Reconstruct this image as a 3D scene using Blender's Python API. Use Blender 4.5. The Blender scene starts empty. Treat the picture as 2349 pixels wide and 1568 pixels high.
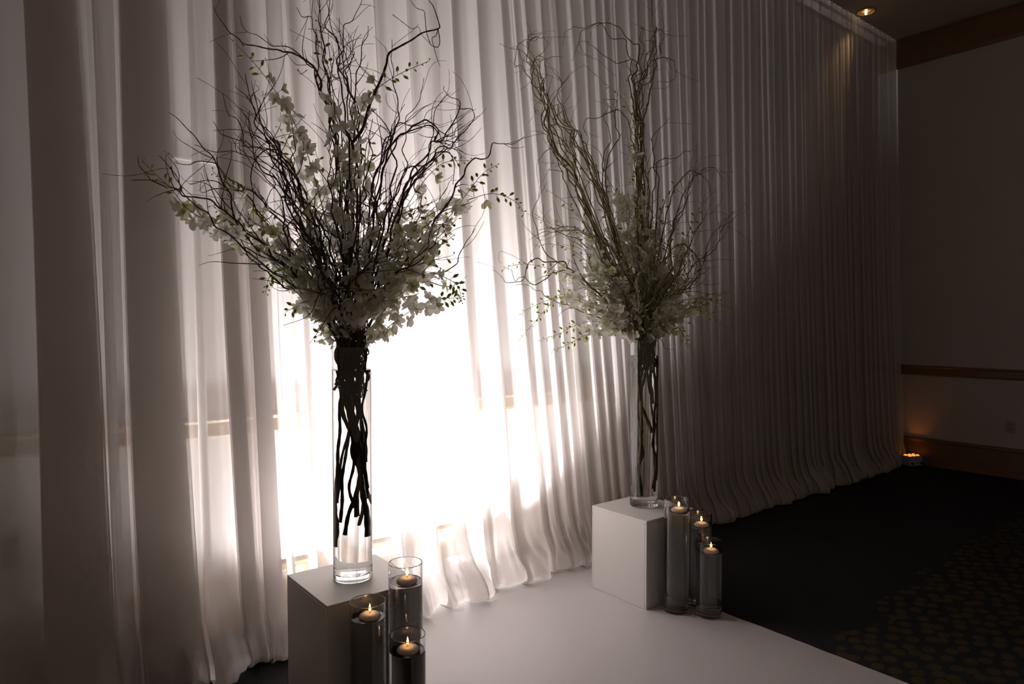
import bpy, math, random
from mathutils import Vector, Matrix, Quaternion, noise

# ------------------------------------------------------------------ camera
F_PX, CX, CY, CAM_H = 1566.0, 1174.5, 784.0, 1.45
PITCH, AZ = math.radians(1.6), math.radians(38.5)
FWD = Vector((math.sin(AZ)*math.cos(PITCH), math.cos(AZ)*math.cos(PITCH), -math.sin(PITCH)))
RIGHT = Vector((math.cos(AZ), -math.sin(AZ), 0))
UP = RIGHT.cross(FWD)
EYE = Vector((0, 0, CAM_H))
scene = bpy.context.scene
col = scene.collection
cam_data = bpy.data.cameras.new('camera')
cam_data.sensor_width = 36.0
cam_data.lens = 36.0*F_PX/2349.0
cam_data.clip_start = 0.05
cam = bpy.data.objects.new('camera', cam_data)
cam.location = EYE
cam.rotation_euler = (math.pi/2 - PITCH, 0, -AZ)
col.objects.link(cam)
scene.camera = cam

# ------------------------------------------------------------------ world, exposure, lights
vs = scene.view_settings
vs.view_transform = 'Standard'
vs.look = 'None'
vs.gamma = 1.0
vs.use_curve_mapping = False
vs.exposure = 0.0
world = bpy.data.worlds.new('dim_hall')
scene.world = world
world.use_nodes = True
wb = world.node_tree.nodes['Background']
wb.inputs['Color'].default_value = (1.0, 0.71, 0.51, 1)
wb.inputs['Strength'].default_value = 0.085
cy = scene.cycles
cy.max_bounces = 12
cy.diffuse_bounces = 3
cy.glossy_bounces = 4
cy.transmission_bounces = 12
cy.transparent_max_bounces = 12
cy.use_adaptive_sampling = True
cy.adaptive_threshold = 0.09
cy.adaptive_min_samples = 16
cy.sample_clamp_indirect = 3.5
cy.use_denoising = True


def spot(name, loc, target, watts, color, angle, blend, radius):
    d = bpy.data.lights.new(name, 'SPOT')
    d.energy = watts
    d.color = color
    d.spot_size = math.radians(angle)
    d.spot_blend = blend
    d.shadow_soft_size = radius
    o = bpy.data.objects.new(name, d)
    o.location = loc
    o.rotation_euler = (Vector(target)-Vector(loc)).to_track_quat('-Z', 'Y').to_euler()
    col.objects.link(o)
    return o


def point(name, loc, watts, color, radius):
    d = bpy.data.lights.new(name, 'POINT')
    d.energy = watts
    d.color = color
    d.shadow_soft_size = radius
    o = bpy.data.objects.new(name, d)
    o.location = loc
    col.objects.link(o)
    return o


WALL_Y, WALL_X, CEIL_Z = 3.32, 7.62, 4.38
# white uplights standing on the floor between drape and wall, washing the wall
UPLIGHTS = [(1.30, 3.14, 0.60), (1.78, 3.14, 1.0), (2.16, 3.14, 0.95)]
UPC = (1.0, 0.958, 0.965)
for ux, uy, up in UPLIGHTS:
    spot('uplight_wash', (ux, uy, 0.17), (ux-0.05, uy+0.40, 1.0), 95*up, UPC, 130, 1.0, 0.05)
    spot('uplight_throw', (ux, uy, 0.17), (ux-0.12, WALL_Y-0.02, 2.4), 350*up, UPC, 85, 1.0, 0.05)
    spot('uplight_beam', (ux, uy, 0.17), (ux-0.12, WALL_Y-0.02, 3.6), 700*up, UPC, 40, 1.0, 0.05)
    point('uplight_spill', (ux, uy-0.02, 0.19), 3.2*up, UPC, 0.04)
spot('uplight_side', (1.22, 3.14, 0.17), (0.30, WALL_Y, 1.70), 115, UPC, 80, 1.0, 0.05)
spot('uplight_side', (2.24, 3.14, 0.17), (3.40, WALL_Y, 1.95), 560, UPC, 60, 1.0, 0.05)

# ------------------------------------------------------------------ helpers
rnd = random.Random(7)


def ray(u, v):
    return FWD + (u-CX)/F_PX*RIGHT - (v-CY)/F_PX*UP


def at_depth(u, v, d):
    return EYE + ray(u, v)*d


def at_y(u, v, Y):
    r = ray(u, v)
    return EYE + r*(Y/r.y)


def depth_of(p):
    return (Vector(p)-EYE).dot(FWD)


def tag(o, label=None, cat=None, group=None, kind=None):
    if label:
        o['label'] = label
    if cat:
        o['category'] = cat
    if group:
        o['group'] = group
    if kind:
        o['kind'] = kind
    return o


def empty(name, loc):
    o = bpy.data.objects.new(name, None)
    o.empty_display_size = 0.05
    o.location = loc
    col.objects.link(o)
    return o


class MB:
    """collects vertices and faces, in world coordinates"""
    def __init__(self):
        self.v, self.f, self.c = [], [], []

    def add(self, vs_, fs_, c=None):
        b = len(self.v)
        self.v += [tuple(p) for p in vs_]
        self.f += [tuple(i+b for i in f) for f in fs_]
        if c is not None:
            self.c += c
        return self

    def box(self, lo, hi, bev=0.0):
        x0, y0, z0 = lo
        x1, y1, z1 = hi
        if bev <= 0:
            vs_ = [(x0, y0, z0), (x1, y0, z0), (x1, y1, z0), (x0, y1, z0), (x0, y0, z1), (x1, y0, z1), (x1, y1, z1), (x0, y1, z1)]
            fs_ = [(3, 2, 1, 0), (4, 5, 6, 7), (0, 1, 5, 4), (1, 2, 6, 5), (2, 3, 7, 6), (3, 0, 4, 7)]
            return self.add(vs_, fs_)
        vs_, idx = [], {}
        for ix, x in enumerate((x0, x1)):
            for iy, y in enumerate((y0, y1)):
                for iz, z in enumerate((z0, z1)):
                    sx, sy, sz = (1-2*ix)*bev, (1-2*iy)*bev, (1-2*iz)*bev
                    for k, p in enumerate(((x, y+sy, z+sz), (x+sx, y, z+sz), (x+sx, y+sy, z))):
                        idx[ix, iy, iz, k] = len(vs_)
                        vs_.append(p)
        g = lambda a, b, c, k: idx[a, b, c, k]
        fs_ = []
        for s in (0, 1):
            q = [g(s, 0, 0, 0), g(s, 0, 1, 0), g(s, 1, 1, 0), g(s, 1, 0, 0)]
            fs_.append(q if s == 0 else q[::-1])
            q = [g(0, s, 0, 1), g(1, s, 0, 1), g(1, s, 1, 1), g(0, s, 1, 1)]
            fs_.append(q if s == 0 else q[::-1])
            q = [g(0, 0, s, 2), g(0, 1, s, 2), g(1, 1, s, 2), g(1, 0, s, 2)]
            fs_.append(q if s == 0 else q[::-1])
        for a in (0, 1):
            for b in (0, 1):
                fs_.append((g(a, b, 0, 0), g(a, b, 1, 0), g(a, b, 1, 1), g(a, b, 0, 1)))
                fs_.append((g(a, 0, b, 0), g(a, 1, b, 0), g(a, 1, b, 2), g(a, 0, b, 2)))
                fs_.append((g(0, a, b, 1), g(1, a, b, 1), g(1, a, b, 2), g(0, a, b, 2)))
        for a in (0, 1):
            for b in (0, 1):
                for c in (0, 1):
                    fs_.append((g(a, b, c, 0), g(a, b, c, 1), g(a, b, c, 2)))
        return self.add(vs_, fs_)

    def lathe(self, prof, center=(0, 0, 0), n=40, closed=False):
        """prof: list of (r, z). r==0 collapses to a pole"""
        c = Vector(center)
        rings, vs_ = [], []
        for r, z in prof:
            if r < 1e-7:
                rings.append([len(vs_)])
                vs_.append(c+Vector((0, 0, z)))
            else:
                rings.append(list(range(len(vs_), len(vs_)+n)))
                vs_ += [c+Vector((r*math.cos(2*math.pi*k/n), r*math.sin(2*math.pi*k/n), z)) for k in range(n)]
        fs_ = []
        prs = list(zip(rings, rings[1:]))
        if closed:
            prs.append((rings[-1], rings[0]))
        for A, B in prs:
            for k in range(n):
                k2 = (k+1) % n
                if len(A) == 1 and len(B) > 1:
                    fs_.append((A[0], B[k2], B[k]))
                elif len(B) == 1 and len(A) > 1:
                    fs_.append((A[k], A[k2], B[0]))
                elif len(A) > 1:
                    fs_.append((A[k], A[k2], B[k2], B[k]))
        return self.add(vs_, fs_)

    def tube(self, pts, radii, n=6, cap=True):
        pts = [Vector(p) for p in pts]
        m = len(pts)
        tang = []
        for i in range(m):
            t = pts[min(i+1, m-1)]-pts[max(i-1, 0)]
            tang.append(t.normalized() if t.length > 1e-9 else Vector((0, 0, 1)))
        ref = Vector((1, 0, 0)) if abs(tang[0].x) < 0.8 else Vector((0, 1, 0))
        nrm = (ref - tang[0]*ref.dot(tang[0])).normalized()
        vs_, fs_ = [], []
        for i in range(m):
            nrm = nrm - tang[i]*nrm.dot(tang[i])
            nrm = nrm.normalized() if nrm.length > 1e-6 else tang[i].orthogonal().normalized()
            bi = tang[i].cross(nrm)
            for k in range(n):
                a = 2*math.pi*k/n
                vs_.append(pts[i]+(nrm*math.cos(a)+bi*math.sin(a))*radii[i])
        for i in range(m-1):
            for k in range(n):
                k2 = (k+1) % n
                fs_.append((i*n+k, i*n+k2, (i+1)*n+k2, (i+1)*n+k))
        if cap:
            fs_.append(tuple(range(n))[::-1])
            fs_.append(tuple((m-1)*n+k for k in range(n)))
        return self.add(vs_, fs_)

    def sweep(self, prof, axis, a, b, flip=False):
        """extrude a closed (depth, z) profile along 'X' or 'Y'; depth is absolute on the other axis"""
        n = len(prof)
        vs_ = []
        for s in (a, b):
            for d, z in prof:
                vs_.append((s, d, z) if axis == 'X' else (d, s, z))
        fs_ = [(k, (k+1) % n, n+(k+1) % n, n+k) for k in range(n)]
        fs_ += [tuple(range(n))[::-1], tuple(range(n, 2*n))]
        return self.add(vs_, fs_)

    def mesh(self, name, mat, origin=(0, 0, 0), smooth=False):
        o = Vector(origin)
        me = bpy.data.meshes.new(name)
        me.from_pydata([tuple(Vector(p)-o) for p in self.v], [], self.f)
        me.materials.append(mat)
        if smooth:
            me.polygons.foreach_set('use_smooth', [True]*len(me.polygons))
        if self.c:
            at = me.color_attributes.new('tint', 'FLOAT_COLOR', 'POINT')
            flat = []
            for c in self.c:
                flat += [c[0], c[1], c[2], 1.0]
            at.data.foreach_set('color', flat)
        if smooth == 'sharp':
            me.set_sharp_from_angle(angle=math.radians(15))
        me.update()
        return me

    def build(self, name, mat, parent=None, smooth=False, origin=None):
        if parent is not None:
            org = world_loc(parent)
        else:
            org = Vector(origin) if origin is not None else Vector((0, 0, 0))
        ob = bpy.data.objects.new(name, self.mesh(name, mat, org, smooth))
        col.objects.link(ob)
        if parent is not None:
            ob.parent = parent
        else:
            ob.location = org
        return ob


def world_loc(o):
    p = Vector(o.location)
    while o.parent is not None:
        o = o.parent
        p += Vector(o.location)
    return p


def catmull(pts, per=6):
    pts = [Vector(p) for p in pts]
    if len(pts) < 3:
        return [pts[0].lerp(pts[-1], k/per) for k in range(per+1)]
    out = []
    e = [pts[0]*2-pts[1]] + pts + [pts[-1]*2-pts[-2]]
    for i in range(1, len(e)-2):
        p0, p1, p2, p3 = e[i-1], e[i], e[i+1], e[i+2]
        for k in range(per):
            t = k/per
            out.append(0.5*((2*p1)+(p2-p0)*t+(2*p0-5*p1+4*p2-p3)*t*t+(3*p1-p0-3*p2+p3)*t**3))
    out.append(pts[-1])
    return out


# ------------------------------------------------------------------ materials
def nodes_of(name):
    m = bpy.data.materials.new(name)
    m.use_nodes = True
    nt = m.node_tree
    nt.nodes.clear()
    out = nt.nodes.new('ShaderNodeOutputMaterial')
    return m, nt, out


def N(nt, kind, **kw):
    n = nt.nodes.new(kind)
    for k, v in kw.items():
        if k in n.inputs:
            n.inputs[k].default_value = v
        else:
            setattr(n, k, v)
    return n


def principled(name, color, rough=0.5, var=0.08, scale=30.0, bump=0.0, bscale=200.0, spec=0.5, stretch=(1, 1, 1)):
    m, nt, out = nodes_of(name)
    p = N(nt, 'ShaderNodeBsdfPrincipled', Roughness=rough)
    p.inputs['Specular IOR Level'].default_value = spec
    tc = N(nt, 'ShaderNodeTexCoord')
    mp = N(nt, 'ShaderNodeMapping')
    mp.inputs['Scale'].default_value = stretch
    nt.links.new(tc.outputs['Object'], mp.inputs['Vector'])
    no = N(nt, 'ShaderNodeTexNoise', Scale=scale, Detail=4.0)
    nt.links.new(mp.outputs['Vector'], no.inputs['Vector'])
    mx = N(nt, 'ShaderNodeMix', data_type='RGBA')
    mx.inputs['A'].default_value = tuple(c*(1-var) for c in color)+(1,)
    mx.inputs['B'].default_value = tuple(min(1, c*(1+var)) for c in color)+(1,)
    nt.links.new(no.outputs['Fac'], mx.inputs['Factor'])
    nt.links.new(mx.outputs['Result'], p.inputs['Base Color'])
    if bump:
        nb = N(nt, 'ShaderNodeTexNoise', Scale=bscale, Detail=3.0)
        nt.links.new(mp.outputs['Vector'], nb.inputs['Vector'])
        b = N(nt, 'ShaderNodeBump', Strength=bump, Distance=0.002)
        nt.links.new(nb.outputs['Fac'], b.inputs['Height'])
        nt.links.new(b.outputs['Normal'], p.inputs['Normal'])
    nt.links.new(p.outputs['BSDF'], out.inputs['Surface'])
    return m


def emission(name, color, strength):
    m, nt, out = nodes_of(name)
    e = N(nt, 'ShaderNodeEmission', Color=tuple(color)+(1,), Strength=strength)
    nt.links.new(e.outputs[0], out.inputs['Surface'])
    return m


def glass(name, ior, tint=(1, 1, 1)):
    m, nt, out = nodes_of(name)
    g = N(nt, 'ShaderNodeBsdfGlass', IOR=ior, Roughness=0.0, Color=tuple(tint)+(1,))
    nt.links.new(g.outputs[0], out.inputs['Surface'])
    return m


def sheer(name):
    m, nt, out = nodes_of(name)
    wv = N(nt, 'ShaderNodeRGB')
    wv.outputs[0].default_value = (0.835, 0.80, 0.782, 1)
    d = N(nt, 'ShaderNodeBsdfDiffuse')
    t = N(nt, 'ShaderNodeBsdfTranslucent')
    tr = N(nt, 'ShaderNodeBsdfTransparent')
    for s in (d, t):
        nt.links.new(wv.outputs[0], s.inputs['Color'])
    m1 = N(nt, 'ShaderNodeMixShader')
    m1.inputs[0].default_value = 0.50
    nt.links.new(d.outputs[0], m1.inputs[1])
    nt.links.new(t.outputs[0], m1.inputs[2])
    m2 = N(nt, 'ShaderNodeMixShader')
    m2.inputs[0].default_value = 0.82
    nt.links.new(tr.outputs[0], m2.inputs[1])
    nt.links.new(m1.outputs[0], m2.inputs[2])
    nt.links.new(m2.outputs[0], out.inputs['Surface'])
    return m


def petal_mat(name, translucent):
    m, nt, out = nodes_of(name)
    at = N(nt, 'ShaderNodeAttribute', attribute_name='tint')
    d = N(nt, 'ShaderNodeBsdfPrincipled', Roughness=0.55)
    t = N(nt, 'ShaderNodeBsdfTranslucent')
    nt.links.new(at.outputs['Color'], d.inputs['Base Color'])
    nt.links.new(at.outputs['Color'], t.inputs['Color'])
    m1 = N(nt, 'ShaderNodeMixShader')
    m1.inputs[0].default_value = translucent
    nt.links.new(d.outputs[0], m1.inputs[1])
    nt.links.new(t.outputs[0], m1.inputs[2])
    nt.links.new(m1.outputs[0], out.inputs['Surface'])
    return m


def carpet_mat():
    m, nt, out = nodes_of('patterned_carpet')
    p = N(nt, 'ShaderNodeBsdfPrincipled', Roughness=0.95)
    p.inputs['Specular IOR Level'].default_value = 0.1
    tc = N(nt, 'ShaderNodeTexCoord')
    # woven ovals
    mp = N(nt, 'ShaderNodeMapping')
    mp.inputs['Rotation'].default_value = (0, 0, math.radians(-32))
    mp.inputs['Scale'].default_value = (11.0, 14.5, 1)
    nt.links.new(tc.outputs['Object'], mp.inputs['Vector'])
    vo = N(nt, 'ShaderNodeTexVoronoi', voronoi_dimensions='2D', Scale=1.0, Randomness=0.55)
    nt.links.new(mp.outputs['Vector'], vo.inputs['Vector'])
    rp = N(nt, 'ShaderNodeMapRange')
    rp.inputs['From Min'].default_value = 0.40
    rp.inputs['From Max'].default_value = 0.34
    nt.links.new(vo.outputs['Distance'], rp.inputs['Value'])
    # the ovals cover one woven band of the carpet, its border ragged
    sx = N(nt, 'ShaderNodeSeparateXYZ')
    nt.links.new(tc.outputs['Object'], sx.inputs[0])
    ln = N(nt, 'ShaderNodeMath', operation='MULTIPLY_ADD')   # X*k + c - Y  (border line of the band)
    ln.inputs[1].default_value = BAND_K
    ln.inputs[2].default_value = BAND_C
    nt.links.new(sx.outputs['X'], ln.inputs[0])
    sb = N(nt, 'ShaderNodeMath', operation='SUBTRACT')
    nt.links.new(ln.outputs[0], sb.inputs[0])
    nt.links.new(sx.outputs['Y'], sb.inputs[1])
    n2 = N(nt, 'ShaderNodeTexNoise', Scale=3.0, Detail=2.0)
    nt.links.new(tc.outputs['Object'], n2.inputs['Vector'])
    ad = N(nt, 'ShaderNodeMath', operation='MULTIPLY_ADD')
    ad.inputs[1].default_value = 0.5
    nt.links.new(n2.outputs['Fac'], ad.inputs[0])
    nt.links.new(sb.outputs[0], ad.inputs[2])
    gt = N(nt, 'ShaderNodeMath', operation='GREATER_THAN')
    gt.inputs[1].default_value = 0.25
    nt.links.new(ad.outputs[0], gt.inputs[0])
    mu = N(nt, 'ShaderNodeMath', operation='MULTIPLY')
    nt.links.new(rp.outputs[0], mu.inputs[0])
    nt.links.new(gt.outputs[0], mu.inputs[1])
    fine = N(nt, 'ShaderNodeTexNoise', Scale=220.0, Detail=2.0)
    nt.links.new(tc.outputs['Object'], fine.inputs['Vector'])
    big = N(nt, 'ShaderNodeTexNoise', Scale=9.0, Detail=3.0)
    nt.links.new(tc.outputs['Object'], big.inputs['Vector'])
    ground = N(nt, 'ShaderNodeMix', data_type='RGBA')
    ground.inputs['A'].default_value = (0.014, 0.0132, 0.0152, 1)
    ground.inputs['B'].default_value = (0.036, 0.033, 0.036, 1)
    nt.links.new(fine.outputs['Fac'], ground.inputs['Factor'])
    gold = N(nt, 'ShaderNodeMix', data_type='RGBA')
    gold.inputs['A'].default_value = (0.042, 0.034, 0.020, 1)
    gold.inputs['B'].default_value = (0.085, 0.057, 0.025, 1)
    nt.links.new(big.outputs['Fac'], gold.inputs['Factor'])
    mx = N(nt, 'ShaderNodeMix', data_type='RGBA')
    nt.links.new(mu.outputs[0], mx.inputs['Factor'])
    nt.links.new(ground.outputs['Result'], mx.inputs['A'])
    nt.links.new(gold.outputs['Result'], mx.inputs['B'])
    nt.links.new(mx.outputs['Result'], p.inputs['Base Color'])
    b = N(nt, 'ShaderNodeBump', Strength=0.5, Distance=0.004)
    nt.links.new(fine.outputs['Fac'], b.inputs['Height'])
    nt.links.new(b.outputs['Normal'], p.inputs['Normal'])
    nt.links.new(p.outputs[0], out.inputs['Surface'])
    return m


def ground_xy(u, v):
    r = ray(u, v)
    t = -CAM_H/r.z
    return r.x*t, r.y*t


_a, _b = ground_xy(1890, 1475), ground_xy(2290, 1205)
BAND_K = (_b[1]-_a[1])/(_b[0]-_a[0])
BAND_C = _a[1]-BAND_K*_a[0]

M = dict(
    wall=principled('painted_wall', (0.58, 0.545, 0.52), 0.85, 0.04, 6, 0.15, 90),
    wood=principled('stained_wood_trim', (0.19, 0.115, 0.05), 0.45, 0.25, 8, 0.1, 60, stretch=(1, 1, 8)),
    ceiling=principled('ceiling_paint', (0.55, 0.49, 0.44), 0.9, 0.04, 5, 0.1, 120),
    carpet=carpet_mat(),
    runner=principled('white_runner', (0.71, 0.685, 0.695), 0.42, 0.03, 3, 0.06, 25),
    plinth=principled('white_satin_paint', (0.80, 0.78, 0.765), 0.38, 0.02, 12, 0.03, 150),
    sheer=sheer('sheer_drape'),
    glass=glass('clear_glass', 1.48),
    water=glass('water', 1.33, (0.97, 0.98, 0.98)),
    wax=None,
    wick=principled('wick', (0.02, 0.015, 0.012), 0.9),
    flame=emission('candle_flame', (1.0, 0.55, 0.17), 6.5),
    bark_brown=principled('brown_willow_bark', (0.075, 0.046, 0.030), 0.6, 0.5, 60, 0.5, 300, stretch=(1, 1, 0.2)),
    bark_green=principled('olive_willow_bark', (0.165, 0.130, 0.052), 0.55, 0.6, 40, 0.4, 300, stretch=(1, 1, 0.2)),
    stem=principled('green_orchid_stem', (0.22, 0.27, 0.07), 0.5, 0.3, 60),
    bud=principled('green_bud', (0.48, 0.53, 0.13), 0.5, 0.25, 80),
    petal=petal_mat('white_orchid_petal', 0.46),
    lip=petal_mat('orchid_lip', 0.30),
    metal=principled('white_lamp_housing', (0.45, 0.45, 0.46), 0.4, 0.05),
    black=principled('black_plastic', (0.02, 0.02, 0.02), 0.5),
    chrome=principled('steel_pipe', (0.05, 0.05, 0.05), 0.35, 0.1),
    amber=emission('amber_led', (1.0, 0.28, 0.04), 1.6),
    led=emission('white_led', (1.0, 0.96, 0.98), 3.0),
    bulb=emission('halogen_bulb', (1.0, 0.72, 0.42), 12.0),
    reflector=principled('gold_reflector', (0.55, 0.38, 0.16), 0.3, 0.1),
    plate=principled('ivory_plate', (0.42, 0.36, 0.32), 0.5, 0.03),
    darkplate=principled('dark_plate', (0.05, 0.05, 0.07), 0.5, 0.4, 40),
)
mw, nt, out = nodes_of('candle_wax')
pw = N(nt, 'ShaderNodeBsdfPrincipled', Roughness=0.45)
pw.inputs['Base Color'].default_value = (0.84, 0.72, 0.60, 1)
pw.inputs['Subsurface Weight'].default_value = 0.6
pw.inputs['Subsurface Radius'].default_value = (0.02, 0.010, 0.005)
pw.inputs['Subsurface Scale'].default_value = 0.6
nt.links.new(pw.outputs[0], out.inputs['Surface'])
M['wax'] = mw

# ------------------------------------------------------------------ the setting
def struct(o):
    o['kind'] = 'structure'
    return o


XL, YF = -3.2, -3.4
struct(MB().box((XL, YF, -0.08), (WALL_X, WALL_Y, 0.0)).build('floor', M['carpet']))
struct(MB().box((XL, YF, CEIL_Z), (WALL_X, WALL_Y, CEIL_Z+0.1)).build('ceiling', M['ceiling']))
struct(MB().box((XL, WALL_Y, -0.08), (WALL_X+0.12, WALL_Y+0.12, CEIL_Z+0.1)).build('wall_back', M['wall']))
struct(MB().box((WALL_X, YF, -0.08), (WALL_X+0.12, WALL_Y, CEIL_Z+0.1)).build('wall_right', M['wall']))


def rail_profile(face, s):
    # s: direction out of the wall (-1)
    return [(face, 0.915), (face+s*0.012, 0.917), (face+s*0.018, 0.930), (face+s*0.018, 0.990), (face+s*0.030, 1.003), (face+s*0.030, 1.014), (face, 1.018)]


def base_profile(face, s):
    return [(face, 0.0), (face+s*0.032, 0.0), (face+s*0.032, 0.022), (face+s*0.020, 0.030), (face+s*0.020, 0.240), (face+s*0.030, 0.252), (face+s*0.026, 0.268), (face+s*0.010, 0.278), (face, 0.278)]


def crown_profile(face, s):
    return [(face, 4.085), (face+s*0.022, 4.085), (face+s*0.030, 4.110), (face+s*0.030, 4.360), (face+s*0.045, 4.372), (face+s*0.045, CEIL_Z), (face, CEIL_Z)]


struct(MB().sweep(rail_profile(WALL_Y, -1), 'X', XL, WALL_X-0.03).build('trim_1', M['wood']))
struct(MB().sweep(rail_profile(WALL_X, -1), 'Y', YF, WALL_Y).build('trim_2', M['wood']))
struct(MB().sweep(base_profile(WALL_Y, -1), 'X', XL, WALL_X-0.03).build('baseboard_back', M['wood']))
struct(MB().sweep(base_profile(WALL_X, -1), 'Y', YF, WALL_Y).build('baseboard_right', M['wood']))
struct(MB().sweep(crown_profile(WALL_X, -1), 'Y', YF, WALL_Y).build('trim_3', M['wood']))
struct(MB().sweep([(WALL_Y, 2.178), (WALL_Y-0.008, 2.178), (WALL_Y-0.008, 2.187), (WALL_Y, 2.190)], 'X', 0.72, 0.99).build('trim_4', M['wall']))

# wall socket on the right wall, and the dark plate behind the drape
s = empty('wall_socket', (WALL_X, 2.08, 0.475))
tag(s, 'ivory power socket low on the dim wall above the baseboard', 'socket')
MB().box((WALL_X-0.006, 2.042, 0.420), (WALL_X, 2.118, 0.532), 0.002).build('face_plate', M['plate'], s)
for zc in (0.452, 0.500):
    MB().lathe([(0, -0.001), (0.015, -0.001), (0.016, 0.002), (0, 0.002)], (0, 0, 0), 16)
    m = MB()
    for k in (-1, 1):
        m.box((WALL_X-0.0075, 2.08+k*0.007-0.0015, zc-0.006), (WALL_X-0.0055, 2.08+k*0.007+0.0015, zc+0.006))
    m.build('slot', M['black'], s)
s = empty('wall_plate', (0.09, WALL_Y, 0.545))
tag(s, 'dark square plate on the wall showing through the sheer drape', 'wall plate')
MB().box((0.03, WALL_Y-0.006, 0.488), (0.145, WALL_Y, 0.603), 0.002).build('face_plate', M['darkplate'], s)
MB().box((0.055, WALL_Y-0.010, 0.515), (0.120, WALL_Y-0.005, 0.575), 0.002).build('insert', M['black'], s)

# recessed ceiling downlight
DL = Vector((6.66, 3.02, CEIL_Z))
s = empty('recessed_downlight', DL)
tag(s, 'recessed ceiling downlight with gold reflector and small bright bulb', 'ceiling light')
MB().lathe([(0.085, -0.001), (0.085, -0.008), (0.070, -0.010), (0.066, -0.001)], DL, 32, True).build('trim_ring', M['reflector'], s, True)
MB().lathe([(0.066, -0.003), (0.055, -0.0015), (0.0, -0.0012)], DL, 32).build('reflector', M['reflector'], s, True)
MB().lathe([(0, -0.034), (0.009, -0.028), (0.012, -0.018), (0.008, -0.006), (0, -0.002)], DL, 14).build('bulb', M['bulb'], s, True)
spot('downlight_beam', DL+Vector((0, -0.02, -0.05)), (6.15, 3.10, 3.45), 9, (1.0, 0.62, 0.30), 46, 0.9, 0.03)

# white runner laid from the drape down the aisle
RX0, RX1 = 1.07, 2.93
m = MB()
ny = 160
top, bot = [], []
for i in range(ny+1):
    y = 3.27 - i*(3.27+2.4)/ny
    w1 = 0.006*noise.noise(Vector((y*5, 1.3, 0)))+0.004*noise.noise(Vector((y*23, 4.3, 0)))
    w0 = 0.006*noise.noise(Vector((y*5, 7.3, 0)))
    top.append((RX0+w0, y, 0.004))
    top.append((RX1+w1, y, 0.004+0.0004*abs(noise.noise(Vector((y*14, 2, 0))))))
n = len(top)
vs_ = top+[(x, y, 0.0) for x, y, z in top]
fs_ = []
for i in range(ny):
    a = 2*i
    fs_ += [(a, a+2, a+3, a+1), (n+a+1, n+a+3, n+a+2, n+a), (a+1, a+3, n+a+3, n+a+1), (a, n+a, n+a+2, a+2)]
fs_ += [(0, 1, n+1, n), (n-1, n-2, 2*n-2, 2*n-1)]
tag(m.add(vs_, fs_).build('aisle_runner', M['runner']), 'white aisle runner laid flat over the dark carpet', 'runner')

# steel pipe that carries the drape
s = empty('curtain_pipe', (3.0, 3.20, 4.26))
tag(s, 'straight steel pipe carrying the sheer drapes below the ceiling', 'curtain rail')
MB().tube([(XL, 3.20, 4.26), (WALL_X-0.04, 3.20, 4.26)], [0.02, 0.02], 12).build('pipe', M['chrome'], s, True)
for x in (-2.5, -0.5, 1.5, 3.5, 5.5, 7.3):
    MB().tube([(x, 3.20, 4.26), (x, 3.20, CEIL_Z)], [0.008, 0.008], 8).build('hanger', M['chrome'], s)

# ------------------------------------------------------------------ sheer drapes
def xu(u, v, Y=3.03):
    return at_y(u, v, Y).x


# doubled folds seen in the photograph: edges at the top of the frame and near the hem (pixels)
TRACED = [(52, 168, 108, 262), (205, 232, 270, 300), (272, 378, 322, 452), (428, 452, 470, 500), (490, 524, 552, 592), (540, 578, 604, 650),
          (612, 642, 672, 686), (660, 690, 734, 746), (717, 742, 786, 798), (770, 800, 846, 858), (866, 892, 925, 952),
          (945, 957, 1004, 1014), (1050, 1066, 1108, 1124), (1112, 1122, 1174, 1184), (1168, 1182, 1246, 1258)]
pleats = []
x = -1.9
while x < 0.02:
    w = rnd.uniform(0.06, 0.16)
    pleats.append((x, x+w, x+rnd.uniform(0, .03), x+w+rnd.uniform(.02, .05)))
    x += w+rnd.uniform(0.05, 0.12)
z_top, z_bot = at_y(300, 0, 3.03).z, 0.1
for ta, tb, ba, bb in TRACED:
    A, B, C_, D_ = xu(ta, 0), xu(tb, 0), xu(ba, 1450, 2.98), xu(bb, 1450, 2.98)
    # extend the measured edges to the full height of the drape
    pleats.append((A, B, C_, D_))
pleats = [p for p in pleats if p[1] < xu(52, 0)-0.01 or p[0] >= xu(52, 0)-1e-4]
x = max(p[1] for p in pleats)+0.06
xb = max(p[3] for p in pleats)+0.06
off = xb-x
while x < 7.46:
    w = rnd.choice((0.012, 0.018, 0.026, 0.036))*rnd.uniform(0.8, 1.2)
    o2 = off*max(0, 1-(x-2.6)/2)+rnd.uniform(-.01, .02)
    pleats.append((x, x+w, x+o2, x+w+o2+rnd.uniform(0, .03)))
    x += w+rnd.uniform(0.05, 0.12)
ZREF_T, ZREF_B = 3.0, 0.15
wob = [(rnd.uniform(-1, 1), rnd.uniform(-1, 1), rnd.uniform(0.7, 1.3), rnd.random()) for _ in pleats]


LAYERS = [5 if (p[1]-p[0] > 0.045 and p[0] < 1.0) else 3 for p in pleats]


def drape_y(z):
    t = max(0.0, min(1.0, 1-z/4.2))
    return 3.12 - 0.10*t - 0.05*t*t*t


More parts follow.
